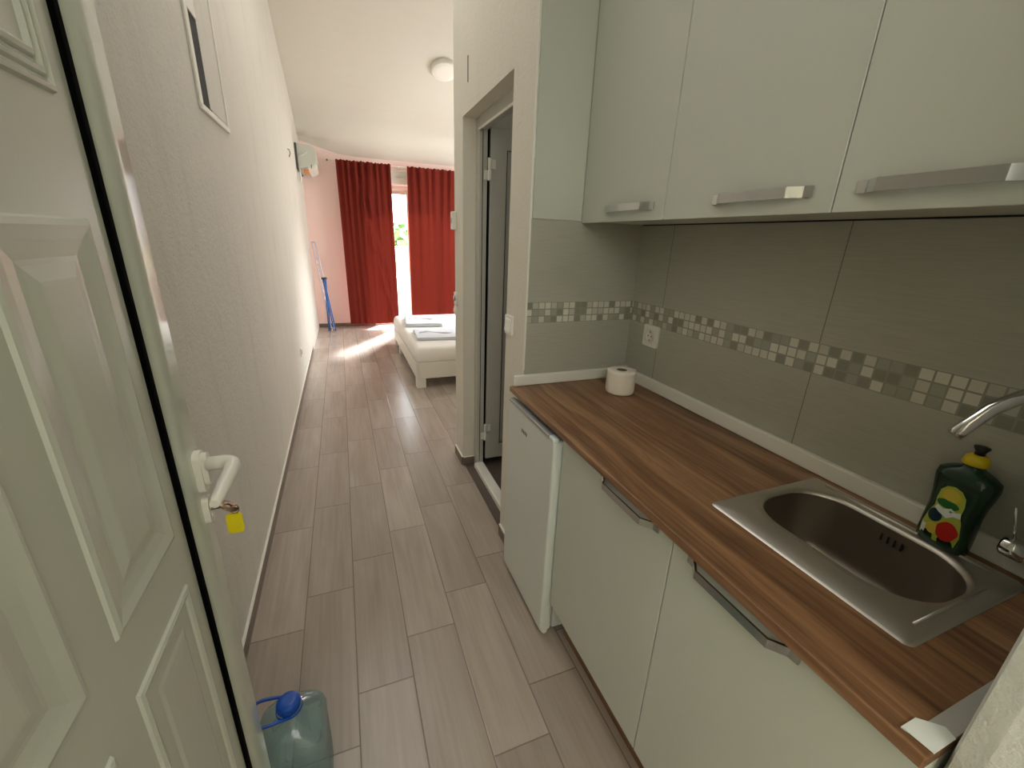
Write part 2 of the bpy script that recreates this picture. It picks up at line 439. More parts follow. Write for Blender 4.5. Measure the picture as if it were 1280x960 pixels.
# bathroom door frame, threshold and leaf
fr = struct_root('door_2', (.77, 2.07, 0))
m = bm_()
box(m, .722, .768, 2.375, 2.44, 0, 2.045, .004); box(m, .722, .768, 1.71, 1.775, 0, 2.045, .004)
box(m, .7221, .7679, 1.775, 2.375, 1.985, 2.0449, .003); obj('door_frame', m, 'pvc_dim', fr)
m = bm_(); box(m, .705, .768, 1.775, 2.375, 0, .045, .008); obj('threshold', m, 'white_plastic', fr)
m = bm_(); box(m, .716, .723, 1.773, 2.38, 1.978, 1.99, .002); obj('frame_bead', m, 'lamp', fr)
m = bm_(); box(m, .769, .778, 2.376, 2.43, .02, 2.03); box(m, .740, .743, 2.3735, 2.3765, .05, 1.98); obj('gasket', m, 'gasket', fr)  # rubber line, plus a dark strip painting the shaded gap beside the leaf
lx0, lx1, ly0, ly1 = .783, 1.38, 2.372, 2.424
m = bm_()
box(m, lx0, lx0+.095, ly0, ly1, .06, 2.00, .005); box(m, lx1-.095, lx1, ly0, ly1, .06, 2.00, .005)
box(m, lx0+.09, lx1-.09, ly0, ly1, .0601, .16, .004); box(m, lx0+.09, lx1-.09, ly0, ly1, 1.90, 1.9999, .004)
lf = obj('door_leaf', m, 'pvc_dim', fr)
m = bm_(); box(m, lx0+.093, lx1-.093, ly0+.012, ly1-.012, .155, 1.905); obj('leaf_panel', m, 'grey_plate', lf)
m = bm_()
for x in (lx0+.093, lx1-.0985): box(m, x, x+.0055, ly0+.004, ly1-.004, .158, 1.903)
for z in (.158, 1.8985): box(m, lx0+.093, lx1-.093, ly0+.004, ly1-.004, z, z+.0045)
obj('leaf_gasket', m, 'gasket', lf)
for z in (.26, 1.80):
    m = bm_(); lathe(m, [(.010, -.055), (.011, -.05), (.011, -.004), (.008, 0), (.011, .004), (.011, .05), (.010, .055)], 16, Matrix.Translation((.776, 2.362, z)))
    box(m, .776, .812, 2.364, 2.3715, z+.004, z+.05, .002); box(m, .748, .776, 2.364, 2.3745, z-.05, z-.004, .002)
    obj('hinge', m, 'white_plastic', fr)

# balcony door / window with its sashes
wn = struct_root('window_1', (1.4, YF+.08, 0))
m = bm_()
box(m, .45, .51, YF+.05, YF+.12, .02, 2.19, .004); box(m, 2.29, 2.35, YF+.05, YF+.12, .02, 2.19, .004)
box(m, .45, 2.35, YF+.0501, YF+.1199, 2.13, 2.1899, .004); box(m, .45, 2.35, YF+.0501, YF+.1199, 0, .05, .004); obj('window_frame', m, 'white_plastic', wn)
for xa, xb_, yy in ((.51, 1.12, YF+.09), (1.055, 1.70, YF+.06), (1.66, 2.29, YF+.09)):
    m = bm_()
    box(m, xa, xa+.055, yy, yy+.025, .05, 2.13, .003); box(m, xb_-.055, xb_, yy, yy+.025, .05, 2.13, .003)
    box(m, xa+.05, xb_-.05, yy, yy+.025, .05, .11, .003); box(m, xa+.05, xb_-.05, yy, yy+.025, 2.07, 2.13, .003)
    s = obj('sash', m, 'white_plastic', wn)
    m = bm_(); box(m, xa+.05, xb_-.05, yy+.010, yy+.014, .105, 2.075); obj('glass_pane', m, 'glass', s)
m = bm_(); box(m, .40, 2.40, YF-.045, YF, 2.20, 2.29, .006); box(m, .42, 2.38, YF-.02, YF, 2.29, 2.40, .004); obj('shutter_box', m, 'white_plastic', wn)

# ------------------------------------------------------------------ entrance door (white PVC, open along the left wall)
XD = -.25
ed = struct_root('door_1', (XD-.03, .0, 0)); ed['label'] = 'white plastic entrance door standing open beside the left wall'
m = bm_()
# free-edge stile: profile (x, y) extruded in z; rounded face towards the panel, flat glossy strip at the edge
st = [(-.266, .688)] + [(-.266+.016*math.sin(a)**1.15, .690+.050*(1-math.cos(a))) for a in [PI/2*i/14 for i in range(1, 15)]] + [(-.25, .766), (-.2525, .768), (-.31, .768), (-.31, .688)]
prism(m, st, .012, 2.12, 'z', False)
box(m, -.31, -.25, -.06, .03, .012, 2.12, .006)
box(m, -.31, -.25, .03, .69, .0125, .10, .006); box(m, -.31, -.25, .03, .69, 2.03, 2.1195, .006)
obj('leaf_frame', m, 'pvc', ed)
m = bm_(); box(m, -.270, -.2545, .6755, .6895, .10, 2.03, .002); box(m, -.27, -.2545, .029, .0345, .10, 2.03); obj('gasket', m, 'gasket', ed)
def moulding(bm, y0, y1, z0, z1, x0, prof):
    """prof = [(inset, height)...] rings of a moulded panel on the +X face"""
    rings = []
    for ins, hgt in prof:
        a, c, d, e = y0+ins, y1-ins, z0+ins, z1-ins
        hgt *= .7; rings.append([(x0+hgt, a, d), (x0+hgt, c, d), (x0+hgt, c, e), (x0+hgt, a, e)])
    t = bmesh.new(); loft(t, rings, cap0=False, cap1=True, smooth=False)
    merge(bm, t)
m = bm_(); X0 = -.2600
box(m, -.303, X0, .034, .6765, .10, 2.03)
pr = [(0, 0), (.002, .007), (.006, .009), (.009, .003), (.012, .002), (.014, .007), (.018, .009), (.021, .003), (.024, .002), (.026, .007), (.030, .009), (.034, .003), (.062, .002), (.066, .006)]
prm = [(0, 0), (.002, .007), (.006, .009), (.042, .0005), (.046, .0005), (.050, .0045), (.054, .0045), (.058, .0005)]
prs = [(0, 0), (.004, .001), (.045, .011), (.049, .0115), (.053, .007), (.062, .007)]
moulding(m, .06, .640, 1.574, 1.98, X0, pr)
prs = [(0, 0), (.002, .005), (.007, .0075), (.013, .0045), (.016, .0008), (.040, .0008), (.047, .0035), (.064, .0045)]
prm = [(0, 0), (.002, .005), (.008, .0075), (.022, .003), (.038, .0), (.043, .0006), (.058, .0055), (.062, .006)]
moulding(m, .460, .636, 1.028, 1.456, X0, prm)
moulding(m, .06, .40, 1.028, 1.456, X0, prm)
moulding(m, .460, .636, .16, .944, X0, prs)
moulding(m, .06, .40, .16, .944, X0, prs)
obj('door_panel', m, 'pvc_panel', ed)
# lever handle, its back plate and the lock rosette
m = bm_()
prism(m, [(p[0], p[1]) for p in rrect(.746, 1.072, .028, .072, .011)], -.2505, -.240, 'x')
prism(m, [(p[0], p[1]) for p in rrect(.746, 1.076, .022, .056, .010)], -.2405, -.232, 'x')
obj('handle_plate', m, 'white_plastic', ed)
m = bm_()
pth = [(-.234, .742, 1.086), (-.214, .742, 1.086)] + bez((-.212, .742, 1.086), (-.198, .740, 1.086), (-.194, .735, 1.085), (-.195, .715, 1.082), 8) + [(-.198, .68, 1.078), (-.200, .645, 1.075), (-.201, .632, 1.074)]
tube(m, pth, [.0115]*2+[.0115]*9+[.0105, .009, .0065], 14); obj('door_handle', m, 'white_plastic', ed)
m = bm_(); prism(m, rrect(.742, 1.002, .022, .050, .010), -.2505, -.241, 'x'); prism(m, rrect(.742, 1.002, .010, .03, .0045), -.2412, -.2395, 'x')
obj('lock_plate', m, 'white_plastic', ed)
# key with yellow tag hanging from the lock
ky = thing('key', (-.235, .735, 1.008), 'worn metal key in the entrance door lock with a yellow plastic tag hanging below', 'key')
m = bm_(); box(m, -.2395, -.226, .7325, .7375, 1.0045, 1.0065)
t = bmesh.new(); lathe(t, [(.0045, -.0012), (.0125, -.0014), (.0135, 0), (.0125, .0014), (.0045, .0012)], 20, Matrix.Translation((-.215, .735, 1.0055)) @ Matrix.Rotation(.6, 4, 'Y') @ Matrix.Scale(1.25, 4, (1, 0, 0)), (False, False)); merge(m, t)
obj('key_blade', m, 'brass', ky)
m = bm_(); tube(m, [(-.207 + .0065*math.cos(a), .735, .9975 + .0085*math.sin(a)) for a in [2*PI*i/14 for i in range(15)]], .0009, 6); obj('key_ring', m, 'brass', ky)
m = bm_(); prism(m, rrect(-.210, .970, .0245, .039, .007), .7335, .7375, 'y'); obj('key_tag', m, 'yellow', ky)

# ------------------------------------------------------------------ kitchen base run
WZ = .89
def handle(parent, x, y0, y1, z, zh, out=.026):
    """flat bow handle on a front at x (facing -X) between y0 and y1"""
    m = bm_(); h = zh/2; t = .004
    pts_out = [(x, y0), (x-.004, y0), (x-.006, y0+.016), (x-out, y0+.040), (x-out, y1-.040), (x-.006, y1-.016), (x-.004, y1), (x, y1)]
    pts_in = [(x, y1-.016), (x-.0015, y1-.018), (x-out+t, y1-.042), (x-out+t, y0+.042), (x-.0015, y0+.018), (x, y0+.016)]
    prism(m, pts_out + pts_in, z-h, z+h)
    return obj('handle', m, 'chrome_h', parent)

def base_cabinet(y0, y1, hy0, hy1, label):
    t = thing('base_cabinet', (.87, (y0+y1)/2, .18), label, 'cabinet', 'white base cabinets under the worktop')
    m = bm_()
    lo = lambda y: .72 if abs(y-.559) < .02 else .866      # the shared sides are cut down to clear the sink bowl
    box(m, .632, 1.10, y0+.001, y0+.017, .18, lo(y0)); box(m, .632, 1.10, y1-.017, y1-.001, .18, lo(y1))
    box(m, .632, 1.11, y0+.017, y1-.017, .18, .197); box(m, 1.10, 1.11, y0+.017, y1-.017, .197, .866); obj('carcass', m, 'front_core', t)
    m = bm_(); box(m, .612, .630, y0+.0015, y1-.0015, .180, .860, .0012, 1); d = obj('door', m, 'front', t)
    handle(d, .612, hy0, hy1, .848, .018)
    return t
base_cabinet(.559, 1.064, .602, .838, 'white base cabinet next to the small fridge, its chrome bow handle at the top')
base_cabinet(.118, .559, .275, .512, 'white base cabinet under the sink at the near end of the worktop')
m = bm_(); box(m, .685, .70, .118, 1.064, 0, .178); tag(obj('plinth', m, 'walnut_dark'), 'brown wood plinth board along the floor under the white base cabinets', 'plinth')
# worktop with a cut-out for the sink bowl
m = bm_()
def worktop(bm):
    x0, x1, y0, y1 = .592, XB-.0005, .118, YN-.0005; a0, a1, c0, c1 = .80, 1.085, .228, .592
    z0, z1 = .868, WZ
    box(bm, x0, a0, y0, y1, z0, z1, .0025); box(bm, a1, x1, y0, y1, z0, z1)
    box(bm, a0-.002, a1, y0, c0, z0, z1-.00005); box(bm, a0-.002, a1, c1, y1, z0, z1-.00005)
worktop(m)
tag(obj('worktop', m, 'walnut'), 'long walnut-brown laminate worktop running over the fridge and white base cabinets', 'worktop')
m = bm_(); box(m, .612, 1.10, .1185, .142, WZ, WZ+.002, .0005); tag(obj('end_strip', m, 'grey_plate'), 'thin pale grey strip lying across the near end of the walnut worktop', 'strip')
m = bm_(); prism(m, [(.604, .1175), (.602, .150), (.632, .150), (.655, .130), (.650, .1175)], WZ+.0021, WZ+.0028); prism(m, [(.604, .1425), (.602, .150), (.632, .150), (.638, .1425)], WZ+.0001, WZ+.0021)
tag(obj('white_card', m, 'lab_w'), 'small white card piece at the near front corner of the worktop', 'card')

# sink
sk = thing('sink', (.93, .41, WZ), 'rectangular stainless steel sink set into the walnut worktop', 'sink')
m = bm_()
N = 8
o1 = rrect(.925, .406, .360, .390, .014, N); o2 = rrect(.925, .406, .350, .380, .012, N)
b0 = rrect(.943, .410, .240, .336, .098, N); b1 = rrect(.943, .410, .234, .330, .096, N)
b2 = rrect(.943, .410, .222, .316, .090, N); b3 = rrect(.943, .410, .200, .296, .080, N); b4 = rrect(.943, .410, .165, .26, .064, N); b5 = rrect(.943, .41, .04, .04, .019, N)
rg = [[(x, y, WZ+.0005) for x, y in o1], [(x, y, WZ+.0045) for x, y in o2], [(x, y, WZ+.004) for x, y in rrect(.94, .41, .262, .356, .10, N)], [(x, y, WZ+.0045) for x, y in b0], [(x, y, WZ-.004) for x, y in b1],
      [(x, y, WZ-.125) for x, y in b2], [(x, y, WZ-.146) for x, y in b3], [(x, y, WZ-.155) for x, y in b4], [(x, y, WZ-.158) for x, y in b5]]
loft(m, rg[:5], cap0=False, cap1=False); obj('rim', m, 'steel', sk)
m = bm_(); loft(m, rg[4:], cap0=False, cap1=True); obj('bowl', m, 'steel_shaded', sk)
m = bm_(); tube(m, [(1.083, .56, WZ+.004), (1.083, .255, WZ+.004)], .0035, 8); tube(m, [(.80, .236, WZ+.0035), (1.02, .236, WZ+.0035)], .0025, 8); obj('raised_rib', m, 'steel', sk)
m = bm_(); lathe(m, [(.034, 0), (.036, .003), (.030, .005), (.022, .002), (.0, .0021)][:4], 28, Matrix.Translation((.943, .41, WZ-.158))); obj('drain', m, 'chrome', sk)
for i in range(4):
    m = bm_(); box(m, -.003, .0012, -.0018, .0018, -.009, .009, .0012, 1, Matrix.Translation((1.0568,   .412-.0125*i, WZ-.029)) @ Matrix.Rotation(math.radians(-2.8), 4, 'Y')); obj('overflow_slot', m, 'dark', sk)

# faucet
fa = thing('faucet', (1.093, .185, WZ+.004), 'chrome swan-neck mixer tap with a thin lever behind the steel sink', 'faucet')
m = bm_(); lathe(m, [(.024, 0), (.024, .006), (.019, .010), (.019, .11), (.0165, .115), (.0165, .125)], 28, Matrix.Translation((1.093, .185, WZ+.004))); obj('body', m, 'chrome', fa)
m = bm_()
top = bez((1.093, .185, WZ+.12), (1.10, .18, 1.31), (.99, .235, 1.315), (.90, .285, 1.232), 18) + [Vector((.882, .295, 1.205)), Vector((.870, .302, 1.186))]
tube(m, top, .0105, 16); obj('spout', m, 'chrome', fa)
m = bm_(); lathe(m, [(.0185, 0), (.0185, .028), (.016, .029), (.016, .033), (.0195, .034), (.0195, .062), (.017, .066)], 26, Matrix.Translation((1.093, .195, .953)) @ Matrix.Rotation(-PI/2, 4, 'X')); obj('cartridge', m, 'chrome', fa)
m = bm_(); tube(m, [(1.093, .250, .970), (1.088, .256, 1.000), (1.082, .262, 1.032)], [.0022, .0024, .002], 10); obj('lever', m, 'chrome', fa)

# dish soap bottle
sb = thing('dish_soap_bottle', (1.092, .352, WZ), 'dark green dish soap bottle with yellow cap standing behind the sink', 'bottle')
RS = Matrix.Translation((1.096, .336, WZ+.0005)) @ Matrix.Rotation(math.radians(-6), 4, 'Z')
def oval(w, d, z, n=36, p=2.6):
    out = []
    for i in range(n):
        a = 2*PI*i/n; c, s = math.cos(a), math.sin(a)
        out.append(RS @ Vector((d/2*math.copysign(abs(c)**(2/p), c), w/2*math.copysign(abs(s)**(2/p), s), z)))
    return out
m = bm_(); WS = [(.074, .044, 0), (.080, .050, .004), (.082, .052, .02), (.081, .052, .05), (.079, .050, .085), (.083, .051, .11), (.090, .054, .132), (.094, .055, .148), (.090, .053, .162), (.066, .042, .171), (.040, .034, .177), (.030, .030, .180), (.029, .029, .186)]
loft(m, [oval(*w) for w in WS]); obj('bottle_body', m, 'soap', sb)
m = bm_(); lathe(m, [(.0185, 0), (.0195, .002), (.0185, .010), (.0165, .016), (.012, .020), (.010, .021)], 28, RS @ Matrix.Translation((0, 0, .185))); obj('cap', m, 'cap_yellow', sb)
m = bm_(); lathe(m, [(.0075, 0), (.0075, .006), (.0085, .009), (.0115, .014), (.0115, .017), (.006, .018)], 20, RS @ Matrix.Translation((0, 0, .205))); obj('nozzle', m, 'black', sb)
def on_bottle(y, z, off):
    """point on the broad front face of the bottle (local -x)"""
    for (w0, d0, z0), (w1, d1, z1) in zip(WS, WS[1:]):
        if z0 <= z <= z1 and z1 > z0:
            k = (z-z0)/(z1-z0); w = w0+(w1-w0)*k; d = d0+(d1-d0)*k
            return RS @ Vector((-d/2*max(0, 1-abs(2*y/w)**2.6)**(1/2.6)-off, y, z))
    return RS @ Vector((0, y, z))
def sticker(name, pts, off, mat, parent):
    m = bm_(); cx = sum(p[0] for p in pts)/len(pts); cz = sum(p[1] for p in pts)/len(pts)
    rings = []
    for k in (1, .75, .5, .25, .04):
        rings.append([on_bottle(cx+(p[0]-cx)*k, cz+(p[1]-cz)*k, off) for p in pts])
    loft(m, rings, cap0=False, cap1=True); return obj(name, m, mat, parent)
def ell(cx, cz, a, c, n=28, fn=None): return [(cx+a*math.cos(2*PI*i/n)*(fn(i/n) if fn else 1), cz+c*math.sin(2*PI*i/n)) for i in range(n)]
lab = sticker('label', [(-.029, .018), (0, .014), (.029, .018), (.031, .04), (.026, .07), (.021, .085), (.022, .105), (.020, .122), (.012, .134), (0, .138), (-.012, .134), (-.020, .122), (-.022, .105), (-.021, .085), (-.026, .07), (-.031, .04)], .0006, 'lab_g', sb)
lab['label'] = 'yellow green printed label with white splash and red patch'
sticker('label_crown', ell(0, .118, .015, .013), .0010, 'lab_y', lab)
sticker('label_leaf', ell(.002, .098, .018, .009), .0010, 'lab_dg', lab)
sticker('label_shade', ell(.014, .066, .012, .014), .0010, 'lab_db', lab)
sticker('label_splash', [(-.023, .080), (-.012, .078), (-.004, .070), (.010, .076), (.019, .082), (.016, .090), (.004, .086), (-.006, .093), (-.014, .088), (-.021, .092)], .0015, 'lab_w', lab)
sticker('label_fruit', ell(-.012, .044, .016, .021, 24, lambda t: 1+.06*math.sin(t*30)), .0014, 'lab_r', lab)
sticker('label_fruit', ell(.010, .038, .011, .012), .0012, 'lab_y', lab)
sticker('label_code', [(.020, .022), (.028, .023), (.029, .040), (.021, .040)], .0014, 'lab_w', lab)

# toilet roll
tr = thing('toilet_roll', (.992, 1.312, WZ), 'white toilet paper roll standing on the worktop in the corner', 'toilet roll')
m = bm_(); T = Matrix.Translation((.992, 1.312, WZ+.0005))
lathe(m, [(.021, .092), (.048, .093), (.0545, .090), (.056, .083), (.0565, .05), (.056, .010), (.0545, .003), (.05, 0), (.021, 0), (.021, .092)], 44, T, (False, False))
t = bmesh.new(); loft(t, [[T @ Vector(((.0572+.0006*k)*math.cos(a), (.0572+.0006*k)*math.sin(a), z)) for z in (.003, .09)] for k, a in enumerate([math.radians(30-6*i) for i in range(8)])], False, False, True, False); merge(m, t)
obj('paper', m, 'paper', tr)
m = bm_(); lathe(m, [(.0205, .0905), (.0195, .0915), (.0195, .002), (.0205, .001)], 32, T, (False, False)); obj('core', m, 'card', tr)

# small fridge
fg = thing('mini_fridge', (.85, 1.28, 0), 'small white under-counter fridge at the far end of the worktop', 'fridge')
FX, FY0, FY1 = .586, 1.074, 1.488
m = bm_(); box(m, FX+.052, 1.06, FY0+.004, FY1-.004, .03, .842, .006); obj('body', m, 'fridge', fg)
m = bm_(); box(m, FX, FX+.045, FY0, FY1, .03, .8375, .010, 3); dr = obj('door', m, 'fridge', fg)
m = bm_(); box(m, FX+.0455, FX+.0515, FY0+.008, FY1-.008, .036, .832); obj('door_gasket', m, 'grey_plate', dr)
m = bm_(); box(m, FX-.0045, FX+.018, FY0+.036, FY1-.02, .8378, .8515, .003); obj('grip_strip', m, 'silver', dr)
m = bm_(); box(m, FX-.003, FX+.018, FY1-.4135, FY0+.034, .8378, .8515, .004); obj('grip_end', m, 'fridge_side', dr)
m = bm_()
for k, (w) in enumerate((.009, .012, .009, .012)):
    yc = 1.334 - .0135*k
    box(m, FX-.0008, FX+.001, yc-.0035, yc-.0015, .758, .772); box(m, FX-.0008, FX+.001, yc+.0015, yc+.0035, .758, .772)
    box(m, FX-.0008, FX+.001, yc-.0035, yc+.0035, .758 if k % 2 else .770, .7605 if k % 2 else .7725)
obj('badge', m, 'grey_text', dr)
for y in (FY0+.025, FY1-.03):
    m = bm_(); lathe(m, [(.011, 0), (.013, .004), (.013, .022), (.009, .031)], 18, Matrix.Translation((FX+.03, y, .0))); obj('foot', m, 'white_plastic', fg)
for y in (FY0+.03, FY1-.03):
    m = bm_(); lathe(m, [(.011, 0), (.013, .004), (.013, .022), (.009, .031)], 18, Matrix.Translation((1.02, y, .0))); obj('foot', m, 'white_plastic', fg)

# wall cabinets
UX = .86
def wall_cabinet(y0, y1, h0, h1, label):
    t = thing('wall_cabinet', (1.0, (y0+y1)/2, 1.515), label, 'cabinet', 'white wall cabinets above the tiled splashback')
    m = bm_(); box(m, UX+.020, XB-.001, y0+.0006, y1-.0006, 1.5265, 2.26); obj('carcass', m, 'front_core', t)
    m = bm_(); box(m, UX, UX+.0185, y0+.0012, y1-.0012, 1.519, 2.258, .0012, 1); d = obj('door', m, 'front', t)
    handle(d, UX, h0, h1, 1.559, .021, .024)
    return t
wall_cabinet(1.040, 1.495, 1.083, 1.331, 'white wall cabinet in the corner, farthest of three, with the handle nearest the bathroom')
wall_cabinet(.575, 1.040, .618, .864, 'white wall cabinet in the middle of the row of three above the mosaic')
wall_cabinet(.114, .575, .300, .538, 'white wall cabinet above the sink, nearest of the three')
m = bm_(); box(m, UX+.02, XB-.0015, .114, 1.495, 1.5255, 1.5264); struct('trim_8', m, 'front_core')
m = bm_(); box(m, XB-.004, XB-.0005, .114, 1.49, 1.5215, 1.5254); struct('cabinet_gap_shade', m, 'dark')  # dark strip painting the shaded gap line under the wall cabinets
# white filler board between the corner wall cabinet and the corridor
m = bm_(); box(m, XW+.006, UX-.001, YN-.004, YN+.005, 1.5255, 3.6, .0015, 1); struct('trim_10', m, 'front')

# ------------------------------------------------------------------ sockets, switches
def socket(y, z):
    t = thing('wall_socket', (XB, y, z), 'white square wall socket on the grey tiles above the toilet roll', 'socket')
    m = bm_(); prism(m, rrect(y, z, .086, .086, .006), XB-.008, XB-.0002, 'x'); obj('cover_plate', m, 'white_plastic', t)
    m = bm_(); R = Matrix.Translation((XB-.009, y, z)) @ Matrix.Rotation(-PI/2, 4, 'Y')
    lathe(m, [(.028, 0), (.028, .0025), (.0225, .0025), (.0215, .0008), (.004, .0008)], 30, R); obj('socket_ring', m, 'white_plastic', t)
    for dy in (-.0095, .0095):
        m = bm_(); lathe(m, [(.003, 0), (.003, .0014)], 10, Matrix.Translation((XB-.009, y+dy, z)) @ Matrix.Rotation(-PI/2, 4, 'Y')); obj('pin_hole', m, 'dark', t)
    for dz in (-.017, .017):
        m = bm_(); box(m, XB-.0112, XB-.009, y-.003, y+.003, z+dz-.004, z+dz+.004); obj('earth_clip', m, 'silver', t)
socket(1.346, 1.103)
sw = thing('light_switch', (XW, 1.662, 1.105), 'white light switch on the wall between the bathroom door and the kitchen tiles', 'switch')
m = bm_(); prism(m, rrect(1.662, 1.105, .082, .082, .006), XW-.009, XW+.001, 'x'); obj('cover_plate', m, 'white_plastic', sw)
m = bm_(); t = bmesh.new(); box(t, -.006, .006, -.026, .026, -.027, .027, .003); t.transform(Matrix.Translation((XW-.010, 1.662, 1.105)) @ Matrix.Rotation(math.radians(6), 4, 'Y')); merge(m, t); obj('rocker', m, 'white_plastic', sw)
ks = thing('wall_switch', (XW, 2.60, 1.06), 'white double switch on the corridor end of the bathroom wall beside the bed', 'switch')
m = bm_(); prism(m, rrect(2.60, 1.092, .05, .078, .006), XW-.010, XW+.001, 'x'); prism(m, rrect(2.60, 1.018, .05, .058, .006), XW-.010, XW+.001, 'x'); obj('cover_plate', m, 'white_plastic', ks)
m = bm_(); lathe(m, [(.019, 0), (.018, .007), (.008, .010)], 20, Matrix.Translation((XW-.0098, 2.60, 1.093)) @ Matrix.Rotation(-PI/2, 4, 'Y')); obj('knob', m, 'silver', ks)
m = bm_(); box(m, XW-.016, XW-.0098, 2.582, 2.618, 1.006, 1.03, .002); obj('rocker', m, 'white_plastic', ks)
ic = thing('intercom', (XW, 2.61, 1.545), 'slim white wall unit near the top edge of the corridor corner against the red curtain', 'intercom')
m = bm_(); box(m, XW-.026, XW+.001, 2.585, 2.63, 1.495, 1.595, .005); obj('housing', m, 'white_plastic', ic)
m = bm_(); box(m, XW-.0275, XW-.0258, 2.592, 2.622, 1.53, 1.56, .0005, 1); obj('button', m, 'grey_plate', ic)
so = thing('wall_socket', (-.447, 4.43, .345), 'small white socket low on the left corridor wall', 'socket')
m = bm_(); prism(m, rrect(4.43, .345, .086, .086, .006), -.4475, -.438, 'x'); obj('cover_plate', m, 'white_plastic', so)
m = bm_(); lathe(m, [(.028, 0), (.028, .003), (.020, .003), (.019, .001)], 24, Matrix.Translation((-.438, 4.43, .345)) @ Matrix.Rotation(PI/2, 4, 'Y')); obj('socket_ring', m, 'grey_plate', so)
# fuse box in the left wall
fb = thing('fuse_box', (-.447, 2.37, 2.1), 'white framed fuse box with a dark opening high on the left wall', 'fuse box')
fy0, fy1, fz0, fz1 = 2.125, 2.60, 1.875, 2.52
m = bm_(); t_ = .016
box(m, -.4475, -.438, fy0, fy0+.045, fz0, fz1, .003); box(m, -.4475, -.438, fy1-t_, fy1, fz0, fz1, .003)
box(m, -.4475, -.436, fy0+.01, fy1-.005, fz0+.0005, fz0+.022, .003); box(m, -.4475, -.436, fy0+.01, fy1-.005, fz1-.03, fz1-.0005, .003); obj('frame', m, 'white_plastic', fb)
m = bm_(); box(m, -.4473, -.4455, fy0+.04, fy0+.21, fz0+.02, 2.215); obj('opening', m, 'dark', fb)
m = bm_(); box(m, -.4474, -.4445, fy0+.18, fy1-.012, fz0+.035, fz1-.02, .002); obj('cover', m, 'plaster_left', fb)
m = bm_(); box(m, -.4473, -.441, fy0+.04, fy0+.175, 2.205, fz1-.02, .002); obj('blank_cover', m, 'white_plastic', fb)
hk = thing('wall_hook', (-.442, 5.63, 2.26), 'small grey hook high on the left wall before the air conditioner', 'hook')
m = bm_(); tube(m, [(-.448, 5.63, 2.29), (-.425, 5.63, 2.285), (-.415, 5.63, 2.25), (-.425, 5.64, 2.23), (-.432, 5.66, 2.215)], .004, 8); obj('hook_wire', m, 'grey_text', hk)

# ------------------------------------------------------------------ water bottle by the door
wb = thing('water_bottle', (-.222, .885, 0), 'large pale blue plastic water bottle with blue cap on the floor beside the open door', 'water bottle')
def wring(w, d, z, r): return [(-.222+x, .885+y, z) for x, y in rrect(0, 0, w, d, r, 6)]
m = bm_()
prof_b = [(.146, .150, .001, .035), (.154, .156, .012, .036), (.156, .158, .05, .034)]
for k in range(5):
    z = .062 + .026*k
    prof_b += [(.156, .158, z, .034), (.150, .152, z+.008, .034), (.156, .158, z+.016, .034)]
prof_b += [(.156, .158, .20, .034), (.158, .160, .222, .036), (.154, .156, .240, .04), (.138, .140, .258, .045), (.108, .110, .276, .046), (.078, .08, .288, .036), (.052, .052, .295, .0255), (.042, .042, .299, .0205), (.040, .040, .308, .0195)]
loft(m, [wring(*p) for p in prof_b]); obj('bottle_body', m, 'pet', wb)
m = bm_(); lathe(m, [(.025, 0), (.0265, .002), (.027, .012), (.0265, .022), (.023, .026), (.012, .0275), (.0, .0275)][:6], 36, Matrix.Translation((-.222, .885, .304)))
for k in range(36):
    a = 2*PI*k/36; box(m, .0262, .0275, -.0009, .0009, .003, .020, 0, 2, Matrix.Translation((-.222, .885, .304)) @ Matrix.Rotation(a, 4, 'Z'))
obj('cap', m, 'blue', wb)
m = bm_()
hp = [(-.215, .912, .303)] + bez((-.25, .918, .308), (-.285, .922, .312), (-.303, .922, .312), (-.304, .905, .312), 8) + [(-.304 + (.003 if k % 2 else -.001), .898-.006*k, .312) for k in range(1, 6)] + bez((-.303, .862, .312), (-.302, .848, .312), (-.288, .846, .312), (-.25, .852, .308), 8) + [(-.215, .858, .303)]
tube(m, hp, .0042, 8); lathe(m, [(.029, 0), (.031, .002), (.031, .006), (.029, .008)], 32, Matrix.Translation((-.222, .885, .2985)), (False, False)); obj('carrying_handle', m, 'blue', wb)

